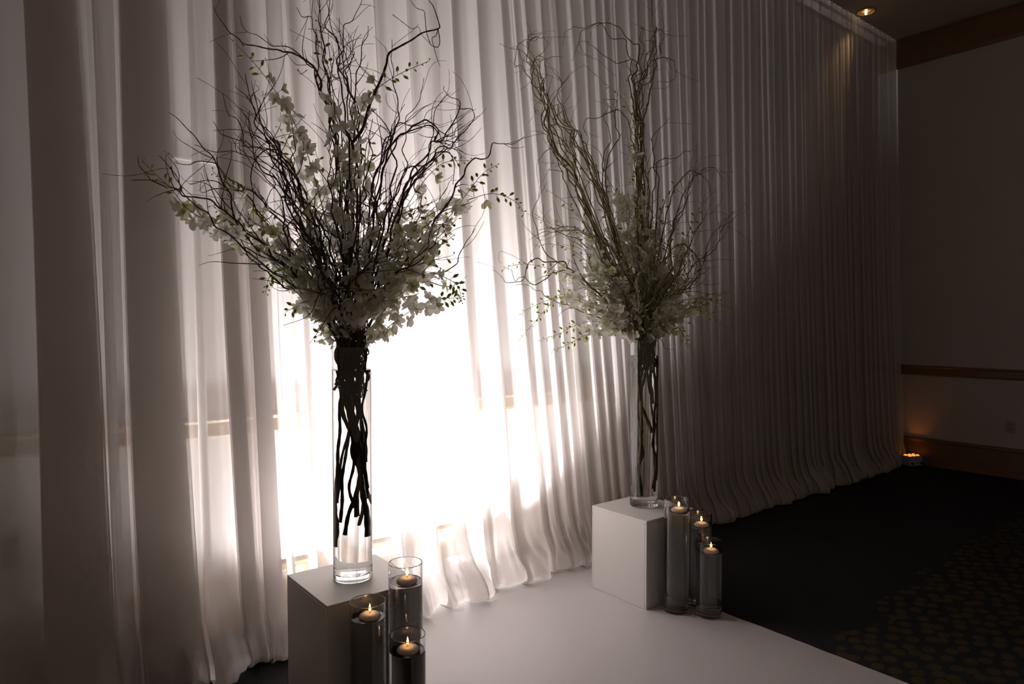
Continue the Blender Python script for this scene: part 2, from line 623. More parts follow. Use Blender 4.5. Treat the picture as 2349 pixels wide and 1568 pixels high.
def plan(i0, i1, z, first, last):
    """control points (x, y offset) of the drape at height z"""
    t = (ZREF_T-z)/(ZREF_T-ZREF_B)
    t = max(-0.35, min(1.0, t))
    amp = (0.75+0.75*max(0, t))*(1.0 if z > 0.3 else 0.45+0.55*(z/0.3))
    def ab(i):
        A, B, C_, D_ = pleats[i]
        w = wob[i]
        bend = 0.006*math.sin(z*1.7+w[0]*5)
        return A+(C_-A)*t+bend, B+(D_-B)*t+bend
    pts = []
    a0 = ab(i0)[0]
    pa = ab(i0-1)[1] if i0 > 0 else a0-0.10
    m0 = (a0+pa)/2
    pts.append((m0-0.035, (0.012 if i0 > 0 else 0.0)*amp))
    for i in range(i0, i1):
        a, b = ab(i)
        nx = ab(i+1)[0] if i+1 < len(pleats) else min(7.55, b+0.12)
        gap = max(0.02, nx-b)
        r = min(0.010, (b-a)*0.3)
        k = amp*wob[i][2]*(1.0 if a < 1.9 else max(0.5, 1.0-0.8*(a-1.9)))
        e = wob[i][1]
        nl = LAYERS[i]
        ys = [0.026-0.056*j/(nl-1) for j in range(nl)]
        pts.append((a-gap*0.05, 0.020*k))
        for j in range(nl):
            lo_, hi_ = (a+r, b-r)
            y0 = ys[j]*k
            mid = ((a+b)/2, (ys[j]+0.003*e*(j % 2))*k)
            if j % 2 == 0:
                if j > 0:
                    pts.append((lo_, y0))
                pts.append(mid)
                if j < nl-1:
                    pts.append((hi_, y0))
                    pts.append((b, (ys[j]+ys[j+1])/2*k))
            else:
                pts.append((hi_, y0))
                pts.append(mid)
                pts.append((lo_, y0))
                pts.append((a, (ys[j]+ys[j+1])/2*k))
        pts += [(b, -0.027*k), (b+gap*0.30, (-0.010+0.012*e)*k), (b+gap*0.65, (0.010+0.010*e)*k)]
    a, b = ab(i1-1)
    nx = ab(i1)[0] if i1 < len(pleats) else 7.565
    pts.append(((b+nx)/2+0.035, 0.022*amp) if i1 < len(pleats) else (nx, 0.0))
    return pts


HEM = [(0.42, 0.0), (0.30, 0.004), (0.23, 0.018), (0.17, 0.046), (0.125, 0.080), (0.085, 0.108), (0.05, 0.122), (0.022, 0.118), (0.010, 0.094), (0.007, 0.050), (0.006, 0.0)]
ROWS = [(4.37, 0.0), (4.05, 0.0)] + [(3.85-0.19*k, 0.0) for k in range(18)] + HEM
ROWS = [r for r in ROWS]


def build_drape(i0, i1, label):
    m = MB()
    rows = []
    for z, push in ROWS:
        cp = plan(i0, i1, max(z, 0.1), i0 == 0, i1 == len(pleats))
        poly = catmull([Vector((px, py, 0)) for px, py in cp], 3)
        row = []
        for q in poly:
            nz = noise.noise(Vector((q.x*5.0, 3.1, z*0.6)))
            nh = noise.noise(Vector((q.x*7.0, 9.1, 0.0)))
            nh2 = noise.noise(Vector((q.x*26.0, 2.1, z*9)))
            y = drape_y(z)+q.y+0.012*nz*(0.3+max(0, 1-z/3))
            zz = z
            if push or z < 0.43:
                low = max(0.0, 1-z/0.42)
                y -= push*(0.85+1.1*nh+0.25*nh2)*max(0.12, min(1.0, (7.5-q.x)/0.6)) + low*0.016*nh2
                if z > 0.02:
                    zz = z + 0.03*low*nh2*(1 if z > 0.05 else 0.2)
                zz = max(0.0055 + 0.0012*abs(nh2), zz)
            row.append((min(q.x, WALL_X-0.05), min(y, WALL_Y-0.05), zz))
        rows.append(row)
    n = len(rows[0])
    vs_ = [p for r in rows for p in r]
    fs_ = []
    for j in range(len(rows)-1):
        for k in range(n-1):
            fs_.append((j*n+k, j*n+k+1, (j+1)*n+k+1, (j+1)*n+k))
    o = m.add(vs_, fs_).build('sheer_drape', M['sheer'], None, True, (pleats[i0][0], 3.1, 0))
    return tag(o, label, 'curtain', 'sheer drapes along the wall')


def idx_after(xv):
    for i, p in enumerate(pleats):
        if p[0] >= xv:
            return i
    return len(pleats)


cuts = [0, idx_after(-0.2), idx_after(xu(530, 0)), idx_after(xu(1000, 0)), idx_after(2.75), idx_after(4.1), idx_after(5.7), len(pleats)]
labels = ['sheer white drape panel farthest from the corner, beyond the dark wall plate',
          'dim sheer drape panel with broad dark folds beside the shadowed pedestal',
          'brightly backlit sheer drape panel behind the vase on the shadowed pedestal',
          'glowing white sheer drape panel pooling on the runner between the two pedestals',
          'softly lit sheer drape panel behind the vase on the white pedestal',
          'dim brownish sheer drape panel beyond the white pedestal, above bare carpet',
          'dark sheer drape panel with the warm downlight scallop near its top',
          ]
for (a, b), lab in zip(zip(cuts, cuts[1:]), labels):
    build_drape(a, b, lab)

# ------------------------------------------------------------------ uplights
def uplight(name, loc, rz, size, mat, label, nx_=3, ny_=2):
    w, d, h = size
    s = empty(name, loc)
    s.rotation_euler = (0, 0, rz)
    tag(s, label, 'uplight', None)
    def part(nm, mb, mt, sm=False):
        ob = bpy.data.objects.new(nm, mb.mesh(nm, mt, (0, 0, 0), sm))
        col.objects.link(ob)
        ob.parent = s
        return ob
    part('housing', MB().box((-w/2, -d/2, 0.008), (w/2, d/2, h), 0.006), M['metal'])
    for sx in (-1, 1):
        part('knob', MB().tube([(sx*w*0.36, -d/2-0.014, h*0.35), (sx*w*0.36, -d/2, h*0.35)], [0.012, 0.012], 14), M['black'])
        for sy in (-1, 1):
            part('foot', MB().lathe([(0, 0), (0.010, 0), (0.010, 0.009), (0, 0.009)], (sx*(w/2-0.02), sy*(d/2-0.02), 0), 10), M['black'])
    for i in range(nx_):
        for j in range(ny_):
            c = ((i-(nx_-1)/2)*w/(nx_+0.3), (j-(ny_-1)/2)*d/(ny_+0.4), h)
            part('lens', MB().lathe([(0.017, -0.001), (0.016, 0.006), (0.010, 0.011), (0, 0.013)], c, 14), mat, True)
    return s


uplight('led_uplight', (7.475, 2.875, 0.0), math.radians(-20), (0.17, 0.12, 0.105), M['amber'],
        'small boxy floor uplight with glowing amber lenses in the room corner')
spot('amber_beam', (7.50, 2.90, 0.13), (7.62, 2.80, 1.0), 0.8, (1.0, 0.27, 0.05), 75, 1.0, 0.03)
for (ux, uy, up), lab in zip(UPLIGHTS, ('white LED floor uplight behind the drape, level with the shadowed pedestal',
                                        'white LED floor uplight behind the brightest drape between the pedestals', 'white LED floor uplight behind the drape, closest to the side-lit pedestal')):
    uplight('led_uplight', (ux, uy, 0.0046), 0, (0.20, 0.12, 0.13), M['led'], lab)

# ------------------------------------------------------------------ pedestals
def pedestal(x0, y0, w, h, label):
    c = Vector((x0+w/2, y0+w/2, 0))
    s = empty('pedestal', c)
    tag(s, label, 'pedestal', 'white display pedestals')
    t, b = 0.012, 0.0012
    z0 = 0.0045
    MB().box((x0, y0, h-t), (x0+w, y0+w, h), b).build('top_panel', M['plinth'], s)
    zt = h-t
    MB().box((x0, y0, z0), (x0+w, y0+t, zt), b).build('side_panel', M['plinth'], s)
    MB().box((x0, y0+w-t, z0), (x0+w, y0+w, zt), b).build('side_panel', M['plinth'], s)
    MB().box((x0, y0+t, z0), (x0+t, y0+w-t, zt), b).build('side_panel', M['plinth'], s)
    MB().box((x0+w-t, y0+t, z0), (x0+w, y0+w-t, zt), b).build('side_panel', M['plinth'], s)
    return s


PH = 0.455
pedestal(0.968, 2.261, 0.384, PH, 'white square pedestal in shadow, beside the unlit carpet gap and broad folds')
pedestal(2.646, 2.240, 0.384, PH, 'white square pedestal with its side lit by the glowing drape, at the runner edge')

# ------------------------------------------------------------------ glass cylinders
def cylinder_vase(name, base, R, h, wall, floor_t, water_z, label, group, cat='vase', n=64):
    """base: centre of the underside; water_z: height of the water above the underside"""
    b = Vector(base)
    s = empty(name, b)
    tag(s, label, cat, group)
    ri = R-wall
    prof = [(0, 0.0012), (R*0.55, 0.0008), (R-0.005, 0.0), (R-0.0012, 0.0012), (R, 0.005), (R, h-0.002), (R-wall*0.3, h), (ri+wall*0.3, h), (ri, h-0.002),
            (ri, floor_t+0.006), (ri-0.006, floor_t), (0, floor_t-0.001)]
    MB().lathe(prof, b, n).build('glass_body', M['glass'], s, 'sharp')
    rw = ri+0.0004
    wp = [(0, floor_t-0.0014), (ri-0.006, floor_t-0.0004), (rw, floor_t+0.006), (rw, water_z+0.0015), (ri-0.003, water_z), (0, water_z)]
    MB().lathe(wp, b, n).build('water', M['water'], s, 'sharp')
    return s


VR, VH = 0.0755, 0.905
VL = Vector((1.162, 2.462, PH+0.0003))
VRt = Vector((2.874, 2.455, PH+0.0003))
cylinder_vase('tall_vase', VL, VR, VH, 0.004, 0.022, VH-0.092, 'tall clear glass cylinder vase of dark brown stems on the shadowed pedestal', 'tall glass vases')
cylinder_vase('tall_vase', VRt, VR, VH, 0.004, 0.022, VH-0.088, 'tall clear glass cylinder vase of olive stems on the side-lit white pedestal', 'tall glass vases')


def candle(c, label):
    """c: centre on the water surface"""
    s = empty('floating_candle', c)
    tag(s, label, 'candle', 'floating candles')
    body = [(0, -0.016), (0.020, -0.0155), (0.031, -0.012), (0.0375, -0.004), (0.0385, 0.001), (0.036, 0.007), (0.027, 0.0125), (0.015, 0.0145), (0.010, 0.0130), (0.005, 0.0120), (0, 0.0118)]
    MB().lathe(body, c, 36).build('wax', M['wax'], s, True)
    c = Vector(c)
    MB().tube([c+Vector((0, 0, 0.011)), c+Vector((0.0005, 0, 0.018)), c+Vector((0.002, 0, 0.023))], [0.0011, 0.001, 0.0008], 6).build('wick', M['wick'], s)
    fl = [(0, 0.0185), (0.0028, 0.0210), (0.0042, 0.0255), (0.0040, 0.0300), (0.0026, 0.0365), (0.0011, 0.0425), (0, 0.0465)]
    MB().lathe(fl, c, 12).build('flame', M['flame'], s, True)
    return s


# (px of rim centre, py of rim centre, height, water below rim, candle px shift, wording)
CV = [(843.5, 1377, 0.471, 0.056, (0.006, -0.004), 'medium', 0),
      (929.0, 1288, 0.565, 0.068, (0.003, -0.006), 'tallest', 0),
      (934.5, 1453, 0.372, 0.056, (0.001, 0.0), 'shortest', 0),
      (1552.5, 1143, 0.565, 0.058, (0.004, -0.01), 'tallest', 1),
      (1608.0, 1177, 0.471, 0.062, (0.003, -0.01), 'medium', 1),
      (1626.5, 1238, 0.372, 0.055, (0.003, -0.01), 'shortest', 1)]
for u, v, h, wd, sh, word, side in CV:
    r = ray(u, v)
    t = (h+0.0046-CAM_H)/r.z
    p = EYE+r*t
    if side == 0:
        p.y = min(p.y, 2.258-0.0635)
    elif word == 'medium':
        p = p+Vector((0.004, 0.012, 0))
    base = Vector((p.x, p.y, 0.0046))
    where = 'beside the shadowed pedestal' if side == 0 else 'beside the side-lit white pedestal'
    cylinder_vase('candle_vase', base, 0.0625, h, 0.003, 0.018, h-wd, '%s water-filled glass candle cylinder %s' % (word, where),
                  'candle cylinders %s' % where, 'candle holder', 48)
    c = base+Vector((sh[0], sh[1], h-wd+0.0005))
    candle(c, 'lit floating candle in the %s glass cylinder %s' % (word, where))
    point('candle_glow', c+Vector((0, 0, 0.032)), 0.045, (1.0, 0.52, 0.20), 0.006)

# ------------------------------------------------------------------ willow branches and orchid sprays
Y_LIMIT = 2.86


def keep_in_front(p):
    if p.y > Y_LIMIT:
        p.y = Y_LIMIT-(p.y-Y_LIMIT)*0.25
    return p


def wander(start, direction, length, r, curl=1.0, lift=0.15, step=0.016, g=None):
    """curly shoot: steering by a few slow sines"""
    g = g or rnd
    d = Vector(direction).normalized()
    p = Vector(start)
    pts = [p.copy()]
    e1 = d.orthogonal().normalized()
    e2 = d.cross(e1)
    k = [g.uniform(9, 20) for _ in range(4)]
    ph = [g.uniform(0, 6.28) for _ in range(4)]
    am = [g.uniform(2.5, 7.0)*curl for _ in range(4)]
    n = max(4, int(length/step))
    for i in range(n):
        s_ = i*step
        st = e1*(am[0]*math.sin(k[0]*s_+ph[0])+0.6*am[1]*math.sin(2.1*k[1]*s_+ph[1]))+e2*(am[2]*math.sin(k[2]*s_+ph[2])+0.6*am[3]*math.sin(2.1*k[3]*s_+ph[3]))
        d = (d+st*step+Vector((0, 0, lift))*step).normalized()
        p = keep_in_front(p+d*step)
        pts.append(p.copy())
    return pts


def in_vase(v, start, foot_z, g, spread=0.058):
    """points from the foot inside the vase up to the mouth point 'start'"""
    out_ = []
    a = g.uniform(0, 6.28)
    n = max(3, int((start.z-foot_z)/0.075))
    rr = g.uniform(0.55, 1.0)*spread
    a2 = a
    for i in range(n):
        t = i/n
        z = foot_z+(start.z-foot_z)*t
        a2 += g.uniform(-0.7, 0.7)
        q = Vector((v.x+rr*math.cos(a2), v.y+rr*math.sin(a2), z))
        q = q.lerp(Vector((start.x, start.y, z)), t**1.5)
        out_.append(q)
    return out_


def radii_for(n, r0, r1, g, knob=0.12):
    ph = g.uniform(0, 6)
    return [(r0+(r1-r0)*(i/(n-1))**1.15)*(1+knob*math.sin(i*1.9+ph)) for i in range(n)]


def mouth_point(v, g, R=0.062):
    a, r = g.uniform(0, 6.28), R*math.sqrt(g.random())
    return Vector((v.x+r*math.cos(a), v.y+r*math.sin(a), v.z+VH-0.01))


def traced_to_world(pts, v, off):
    """pixel polyline (from the tip inwards) placed at the vase's distance, leaning off metres by its tip; returned from the inside out"""
    d0 = depth_of(v+Vector((0, 0, 1.2)))
    pts = pts[::-1]
    tot = [0.0]
    for a, b in zip(pts, pts[1:]):
        tot.append(tot[-1]+math.hypot(a[0]-b[0], a[1]-b[1]))
    mouth = (v.x, v.y)
    L = tot[-1] if tot[-1] > 0 else 1
    res = []
    for p, s_ in zip(pts, tot):
        # distance from the mouth decides how far the branch has leaned
        um, vm_ = MOUTH_PX[id(v)]
        f = min(1.0, math.hypot(p[0]-um, p[1]-vm_)/600.0)
        res.append(keep_in_front(at_depth(p[0], p[1], d0+off*f)))
    return res


MOUTH_PX = {id(VL): (809, 795), id(VRt): (1478, 781)}


def branch(v, outer, r0, g, mat, label, group, foot=None, twigs=4, twig_len=(0.08, 0.24), extra=(), r1=0.0011):
    """outer: world points from just above the mouth to the tip"""
    m0 = mouth_point(v, g)
    if foot is None:
        foot = g.uniform(0.22, 0.62) if (r0 >= 0.0052 and g.random() < 0.55) else g.uniform(0.72, 0.86)
    foot_z = v.z+foot
    low = in_vase(v, m0, foot_z, g)
    first = outer[0]
    link = []
    gap = (first-m0).length
    if gap > 0.12:
        k = max(1, int(gap/0.14))
        for i in range(1, k):
            t = i/k
            q = m0.lerp(first, t)
            q.z += 0.05*gap*math.sin(math.pi*t)
            q += Vector((g.uniform(-1, 1), g.uniform(-1, 1), g.uniform(-.5, .5)))*0.022
            link.append(q)
    ctrl = low+[m0]+link+list(outer)
    n_low = len(low)
    path = catmull(ctrl, 5)
    gx = [(g.uniform(28, 48), g.uniform(0, 6.28)) for _ in range(6)]
    acc = 0.0
    for i in range(1, len(path)):
        acc += (path[i]-path[i-1]).length
        if i > (n_low+1)*5:
            up_ = min(1.0, (i-(n_low+1)*5)/8.0)*min(1.0, (len(path)-i)/20.0+0.35)
            path[i] = keep_in_front(path[i]+Vector(tuple(0.0050*math.sin(gx[c][0]*acc+gx[c][1])+0.0028*math.sin(1.9*gx[c+3][0]*acc+gx[c+3][1]) for c in range(3)))*up_)
    m = MB()
    rr = radii_for(len(path), r0, r1, g)
    for i in range(min(len(rr), (n_low+1)*5)):
        rr[i] *= 0.98 if foot < 0.64 else 0.66
    m.tube(path, rr, 6)
    for e_pts, er in extra:
        ep = catmull(e_pts, 5)
        m.tube(ep, radii_for(len(ep), er, 0.0009, g), 5)
    i0 = (n_low+2)*5
    for k in range(twigs):
        i = g.randrange(min(i0, len(path)-4), len(path)-2)
        t = (path[min(i+2, len(path)-1)]-path[i-1]).normalized()
        side = t.cross(Vector((g.uniform(-1, 1), g.uniform(-1, 1), g.uniform(-1, 1)))).normalized()
        dr = (t*0.8+side*g.uniform(0.5, 1.0))
        ln = g.uniform(*twig_len)
        tp = wander(path[i], dr, ln, 0, 1.3, 0.3, 0.014, g)
        m.tube(tp, radii_for(len(tp), min(rr[i]*0.7, 0.0022), 0.0007, g), 5)
    o = m.build('willow_branch', mat, None, True, (v.x, v.y, foot_z))
    return tag(o, label, 'branch', group)


# pixel polylines, tip first ------------------------------------------------
LB = [
    # (points, base radius, lean, foot height in the vase, twigs, label or None, extra twigs)
    ([(731, -60), (731, 0), (737, 77), (746, 153), (756, 199), (765, 253), (788, 287), (808, 328), (803, 372), (797, 420), (800, 520), (803, 640)], .0105, -.10, .16, 5,
     'thick forked willow branch with one limb bent over, rising from the backlit bouquet',
     [([(808, 328), (832, 295), (844, 253), (859, 215), (873, 184), (886, 149), (892, 123), (913, 109), (944, 92), (970, 75), (1005, 66), (1007, 54), (994, 15), (984, 0), (975, -40)], .0062),
      ([(1005, 66), (1009, 95), (1004, 108), (990, 104), (984, 92), (978, 70), (975, 40), (972, 25), (955, 18), (942, 0), (930, -30)], .0018),
      ([(1005, 66), (1000, 82), (991, 88), (996, 110), (1003, 135), (1010, 153)], .0016),
      ([(900, 33), (925, 52), (945, 66), (960, 62), (968, 80), (990, 104)], .0013),
      ([(855, 228), (862, 200), (850, 175), (838, 162), (825, 150)], .0014)]),
    ([(484, 15), (500, 38), (520, 62), (535, 80), (560, 100), (590, 110), (620, 111), (650, 117), (680, 125), (712, 148), (728, 168), (735, 190), (740, 215), (756, 245), (772, 320), (780, 430), (790, 600)], .0075, .05, None, 3,
     'long willow branch sweeping sideways with a thin upturned end, in the backlit bouquet',
     [([(712, 148), (680, 148), (662, 128), (650, 110), (645, 98)], .0013), ([(705, 160), (690, 170), (682, 158), (695, 172), (712, 185), (725, 200)], .0013)]),
    ([(318, 358), (322, 385), (340, 405), (375, 425), (410, 440), (445, 452), (490, 464), (520, 487), (545, 512), (590, 550), (650, 610), (720, 690)], .0072, -.18, .30, 3,
     'willow branch reaching far out of the backlit bouquet, ending in a short upward hook',
     [([(303, 413), (350, 413), (385, 424), (412, 441)], .0016), ([(392, 382), (400, 405), (420, 430), (445, 452)], .0022)]),
    ([(365, 400), (385, 400), (410, 393), (440, 384), (480, 386), (500, 398), (530, 410), (575, 440), (620, 480), (680, 560), (740, 680)], .0060, .12, None, 4, 'willow branch reaching far out with a flat wavy end, crossing the hooked branch', []),
    ([(437, 421), (470, 415), (500, 418), (540, 435), (570, 455), (610, 510), (660, 570), (720, 650)], .0050, -.1, None, 3, None, []),
    ([(500, 540), (527, 558), (560, 570), (608, 589), (641, 598), (662, 616), (686, 640), (720, 690)], .0090, -.22, .12, 2, 'stout willow limb leaning lowest out of the backlit bouquet among its blossoms', []),
    ([(490, 233), (497, 262), (505, 278), (535, 285), (555, 310), (560, 330), (600, 345), (640, 370), (690, 450), (740, 600)], .0055, .15, None, 3, None, []),
    ([(487, 280), (505, 300), (540, 320), (580, 332), (620, 352), (650, 395), (700, 490), (750, 640)], .0055, .0, .22, 3, None, []),
    ([(540, 197), (560, 215), (572, 230), (585, 260), (590, 290), (620, 330), (650, 370), (690, 460), (735, 600)], .0060, .1, None, 2, None,
     [([(572, 230), (580, 215), (594, 205), (586, 193)], .0014), ([(588, 268), (600, 250), (618, 230)], .0014)]),
    ([(742, -40), (752, 20), (760, 60), (775, 100), (788, 150), (796, 220), (802, 320), (806, 480), (806, 640)], .0062, .15, .25, 3, None, []),
    ([(722, -40), (735, 40), (742, 110), (748, 170), (762, 240), (776, 330), (790, 460), (798, 640)], .0055, .22, None, 3, None, []),
    ([(760, -40), (757, 15), (748, 60), (765, 85), (782, 130), (775, 180), (790, 240), (800, 350), (812, 520)], .0052, -.2, None, 3, None,
     [([(775, 100), (755, 80), (730, 70), (706, 66)], .0013)]),
    ([(829, 0), (820, 30), (803, 45), (790, 65), (787, 95), (787, 108), (776, 132), (782, 165), (800, 205), (818, 260), (820, 360), (818, 560)], .0055, .05, None, 3, 'willow branch zigzagging upward beside the upright limb of the thick fork', []),
    ([(845, 58), (843, 85), (830, 110), (828, 132), (820, 162), (815, 205), (808, 260), (815, 380), (818, 560)], .0055, -.1, .2, 2, None,
     [([(828, 140), (836, 132), (838, 126)], .0012), ([(868, 188), (845, 172), (825, 152), (808, 125), (792, 108)], .0013)]),
    ([(680, 15), (695, 38), (710, 40), (714, 58), (725, 78), (729, 140), (725, 178), (740, 215), (755, 270), (770, 380), (790, 560)], .0052, -.15, None, 3, None, []),
    ([(1020, 195), (1020, 205), (1030, 220), (1050, 230), (1055, 245), (1045, 272), (1025, 300), (1016, 320), (1000, 325), (985, 330), (980, 352), (958, 378), (930, 425), (895, 510), (860, 620)], .0060, .1, None, 3,
     'willow branch with a kinked wiry tip curling back on itself, in the backlit bouquet', []),
    ([(1059, 283), (1045, 295), (1040, 310), (1020, 319), (998, 319), (1000, 296), (985, 281), (960, 282), (935, 297), (905, 325), (880, 385), (858, 490), (840, 640)], .0055, -.15, None, 3, None,
     [([(970, 283), (978, 260), (990, 250), (1008, 241)], .0012)]),
    ([(930, 240), (912, 260), (905, 285), (893, 312), (880, 350), (862, 440), (840, 600)], .0055, .2, .3, 3, None, [([(912, 260), (898, 250), (887, 235), (885, 214)], .0013)]),
    ([(1010, 288), (985, 282), (940, 287), (910, 289), (895, 312), (878, 335), (868, 385), (850, 460), (835, 620)], .0050, .0, None, 3, None, []),
    ([(850, 245), (870, 270), (890, 300), (897, 325), (905, 385), (885, 500), (850, 640)], .0050, -.25, None, 3, None, []),
    ([(1203, 313), (1178, 331), (1150, 325), (1130, 336), (1115, 357), (1090, 366), (1070, 382), (1060, 403), (1040, 442), (1000, 505), (950, 570), (890, 660)], .0060, .05, None, 3,
     'willow branch ending in one long wavy thread beside the glowing drape', []),
    ([(1040, 422), (1042, 390), (1035, 362), (1025, 347), (1003, 350), (980, 373), (958, 392), (930, 432), (905, 510), (880, 610), (845, 720)], .0078, -.12, .18, 3, "stout willow branch bowing over at its end on the backlit bouquet's glowing side", []),
    ([(645, 470), (610, 500), (585, 470), (577, 430), (576, 400), (584, 370), (602, 352), (630, 344), (655, 360), (675, 400), (715, 500), (760, 650)], .0052, -.2, None, 2,
     'willow branch coiled in an open loop among the backlit bouquet', []),
    ([(600, 545), (598, 500), (612, 460), (628, 430), (622, 400), (640, 360), (640, 330), (625, 318), (650, 350), (690, 420), (740, 560)], .0045, .2, None, 3, None, []),
    ([(1010, 520), (1000, 545), (985, 575), (975, 590), (945, 605), (900, 640), (860, 720)], .0050, -.2, None, 2, None, []),
    ([(940, 560), (950, 520), (965, 490), (966, 450), (950, 430), (958, 400), (945, 380), (925, 395), (905, 450), (880, 560), (845, 700)], .0062, .1, .24, 2, None, []),
]
RB = [
    ([(1498, -50), (1498, 0), (1495, 40), (1500, 80), (1503, 95), (1495, 120), (1488, 145), (1480, 170), (1465, 188), (1457, 202), (1456, 230), (1460, 262), (1474, 292), (1470, 340), (1462, 400), (1460, 480), (1464, 600)], .0095, -.05, .06, 3,
     'tall straight willow branch leaving through the top of the olive-stemmed bouquet', []),
    ([(1312, 140), (1319, 121), (1328, 96), (1333, 74), (1353, 60), (1375, 55), (1403, 53), (1423, 67), (1437, 87), (1454, 98), (1465, 108), (1467, 129), (1460, 146), (1460, 163), (1451, 180), (1455, 200), (1462, 260), (1468, 360), (1470, 560)], .0070, .1, None, 2,
     'willow branch arched over like a hoop above the olive-stemmed bouquet', [([(1328, 96), (1335, 115), (1350, 130), (1370, 137), (1385, 150), (1412, 175)], .0012)]),
    ([(1329, 94), (1347, 96), (1353, 103), (1364, 107), (1381, 124), (1398, 136), (1420, 145), (1443, 138), (1460, 139), (1468, 150), (1472, 173), (1462, 200), (1468, 280), (1474, 420)], .0052, -.1, None, 2, None, []),
    ([(1507, 188), (1537, 185), (1547, 177), (1551, 160), (1547, 140), (1530, 132), (1510, 133), (1493, 143), (1482, 166), (1466, 194), (1468, 260), (1476, 400), (1478, 560)], .0052, .15, None, 2,
     'willow branch closing into a round thin loop at the top of the olive-stemmed bouquet', [([(1530, 132), (1528, 150), (1534, 172), (1538, 190), (1527, 202), (1493, 203)], .0012)]),
    ([(1465, 124), (1505, 124), (1513, 115), (1521, 98), (1522, 79), (1516, 68), (1507, 70), (1503, 86), (1505, 112), (1499, 146), (1499, 170), (1490, 208), (1488, 236), (1476, 270), (1470, 400), (1470, 560)], .0050, .2, None, 3, None, []),
    ([(1259, 101), (1245, 87), (1229, 90), (1204, 96), (1184, 112), (1174, 146), (1193, 153), (1210, 166), (1221, 183), (1235, 208), (1243, 233), (1255, 247), (1249, 267), (1253, 289), (1263, 318), (1274, 343), (1297, 368), (1316, 395), (1345, 470), (1385, 560), (1440, 690)], .0072, .05, None, 3,
     'willow branch with a hooked wiry crest leaning toward the glowing drape, olive-stemmed bouquet', []),
    ([(1137, 105), (1159, 107), (1181, 114), (1204, 122), (1212, 143), (1224, 157), (1238, 174), (1248, 188), (1248, 211), (1260, 239), (1277, 261), (1294, 287), (1316, 301), (1316, 323), (1333, 343), (1352, 384), (1387, 470), (1432, 600)], .0078, -.12, .14, 3,
     'thick willow branch leaning out with a straight whip tip, olive-stemmed bouquet', []),
    ([(1206, 174), (1193, 155), (1176, 166), (1162, 188), (1173, 205), (1196, 216), (1218, 214), (1238, 225), (1248, 245), (1262, 300), (1290, 370), (1340, 480), (1410, 620)], .0052, .1, None, 2, None, []),
    ([(1253, 134), (1238, 140), (1252, 131), (1232, 131), (1222, 146), (1224, 165), (1219, 191), (1238, 215), (1262, 280), (1310, 380), (1370, 520), (1440, 680)], .0050, -.2, None, 3, None, []),
    ([(1208, 375), (1224, 365), (1246, 346), (1269, 341), (1276, 362), (1300, 425), (1360, 550), (1430, 690)], .0048, .1, None, 2, None, []),
    ([(1280, 229), (1294, 261), (1302, 284), (1316, 303), (1308, 323), (1316, 351), (1320, 395), (1345, 480), (1400, 620)], .0055, .0, None, 3, None, []),
    ([(1224, 275), (1208, 270), (1212, 259), (1224, 257), (1246, 270), (1266, 277), (1285, 292), (1308, 306), (1322, 329), (1344, 365), (1366, 402), (1400, 500), (1440, 640)], .0062, .12, .2, 3, None, []),
    ([(1395, 239), (1384, 230), (1398, 226), (1415, 230), (1412, 253), (1409, 275), (1420, 306), (1420, 318), (1398, 351), (1392, 379), (1389, 416), (1402, 500), (1440, 650)], .0055, .0, None, 3, None, []),
    ([(1330, 340), (1344, 332), (1350, 315), (1337, 292), (1344, 275), (1370, 270), (1392, 261), (1420, 252), (1440, 280), (1455, 350), (1465, 480)], .0045, .2, None, 2, None, []),
    ([(1537, 268), (1516, 292), (1502, 309), (1496, 337), (1502, 379), (1510, 421), (1502, 560), (1488, 690)], .0065, -.1, .1, 3, None, []),
    ([(1583, 351), (1575, 347), (1550, 360), (1527, 362), (1508, 379), (1500, 440), (1490, 580)], .0045, .1, None, 2, None, []),
    ([(1631, 440), (1623, 413), (1589, 393), (1564, 407), (1540, 452), (1515, 560), (1490, 690)], .0058, .0, None, 3, 'willow branch bowing outward and down on the dim side of the olive-stemmed bouquet', []),
    ([(1580, 667), (1600, 645), (1609, 628), (1603, 600), (1587, 572), (1560, 560), (1530, 590), (1500, 680)], .0045, -.15, None, 2, None, []),
    ([(1112, 622), (1134, 628), (1156, 643), (1184, 649), (1204, 636), (1212, 605), (1232, 594), (1257, 600), (1294, 603), (1315, 620), (1380, 680), (1440, 740)], .0055, -.15, None, 2,
     'willow branch stretched low toward the glowing drape with a looping end, olive-stemmed bouquet',
     [([(1212, 608), (1201, 600), (1176, 586), (1148, 577), (1137, 583), (1137, 600), (1150, 604)], .0011)]),
    ([(1140, 620), (1162, 645), (1179, 636), (1196, 635), (1212, 645), (1229, 653), (1252, 636), (1274, 627), (1310, 622), (1370, 670), (1440, 745)], .0052, .0, None, 2, None, []),
    ([(1255, 420), (1235, 442), (1204, 480), (1201, 504), (1221, 524), (1238, 555), (1249, 577), (1274, 597), (1300, 618), (1370, 680), (1440, 750)], .0048, .1, None, 3, None, []),
    ([(1183, 653), (1204, 653), (1226, 662), (1243, 670), (1256, 683), (1300, 700), (1390, 735)], .0040, -.1, None, 2, None, []),
    ([(1215, 549), (1243, 534), (1269, 531), (1297, 527), (1328, 532), (1367, 544), (1398, 560), (1440, 640)], .0070, -.2, .08, 3, 'stout willow limb running nearly level toward the glowing drape, olive-stemmed bouquet', []),
    ([(1232, 470), (1235, 496), (1252, 518), (1275, 530), (1320, 548), (1390, 600), (1450, 700)], .0050, .15, None, 3, None, []),
    ([(1547, 803), (1527, 797), (1518, 783), (1506, 770), (1494, 762), (1484, 768)], .0030, -.05, None, 0, 'short willow twig drooping over the rim of the olive-stemmed vase', []),
]
LBL_L = 'thin dark brown willow branch in the bouquet on the shadowed pedestal'
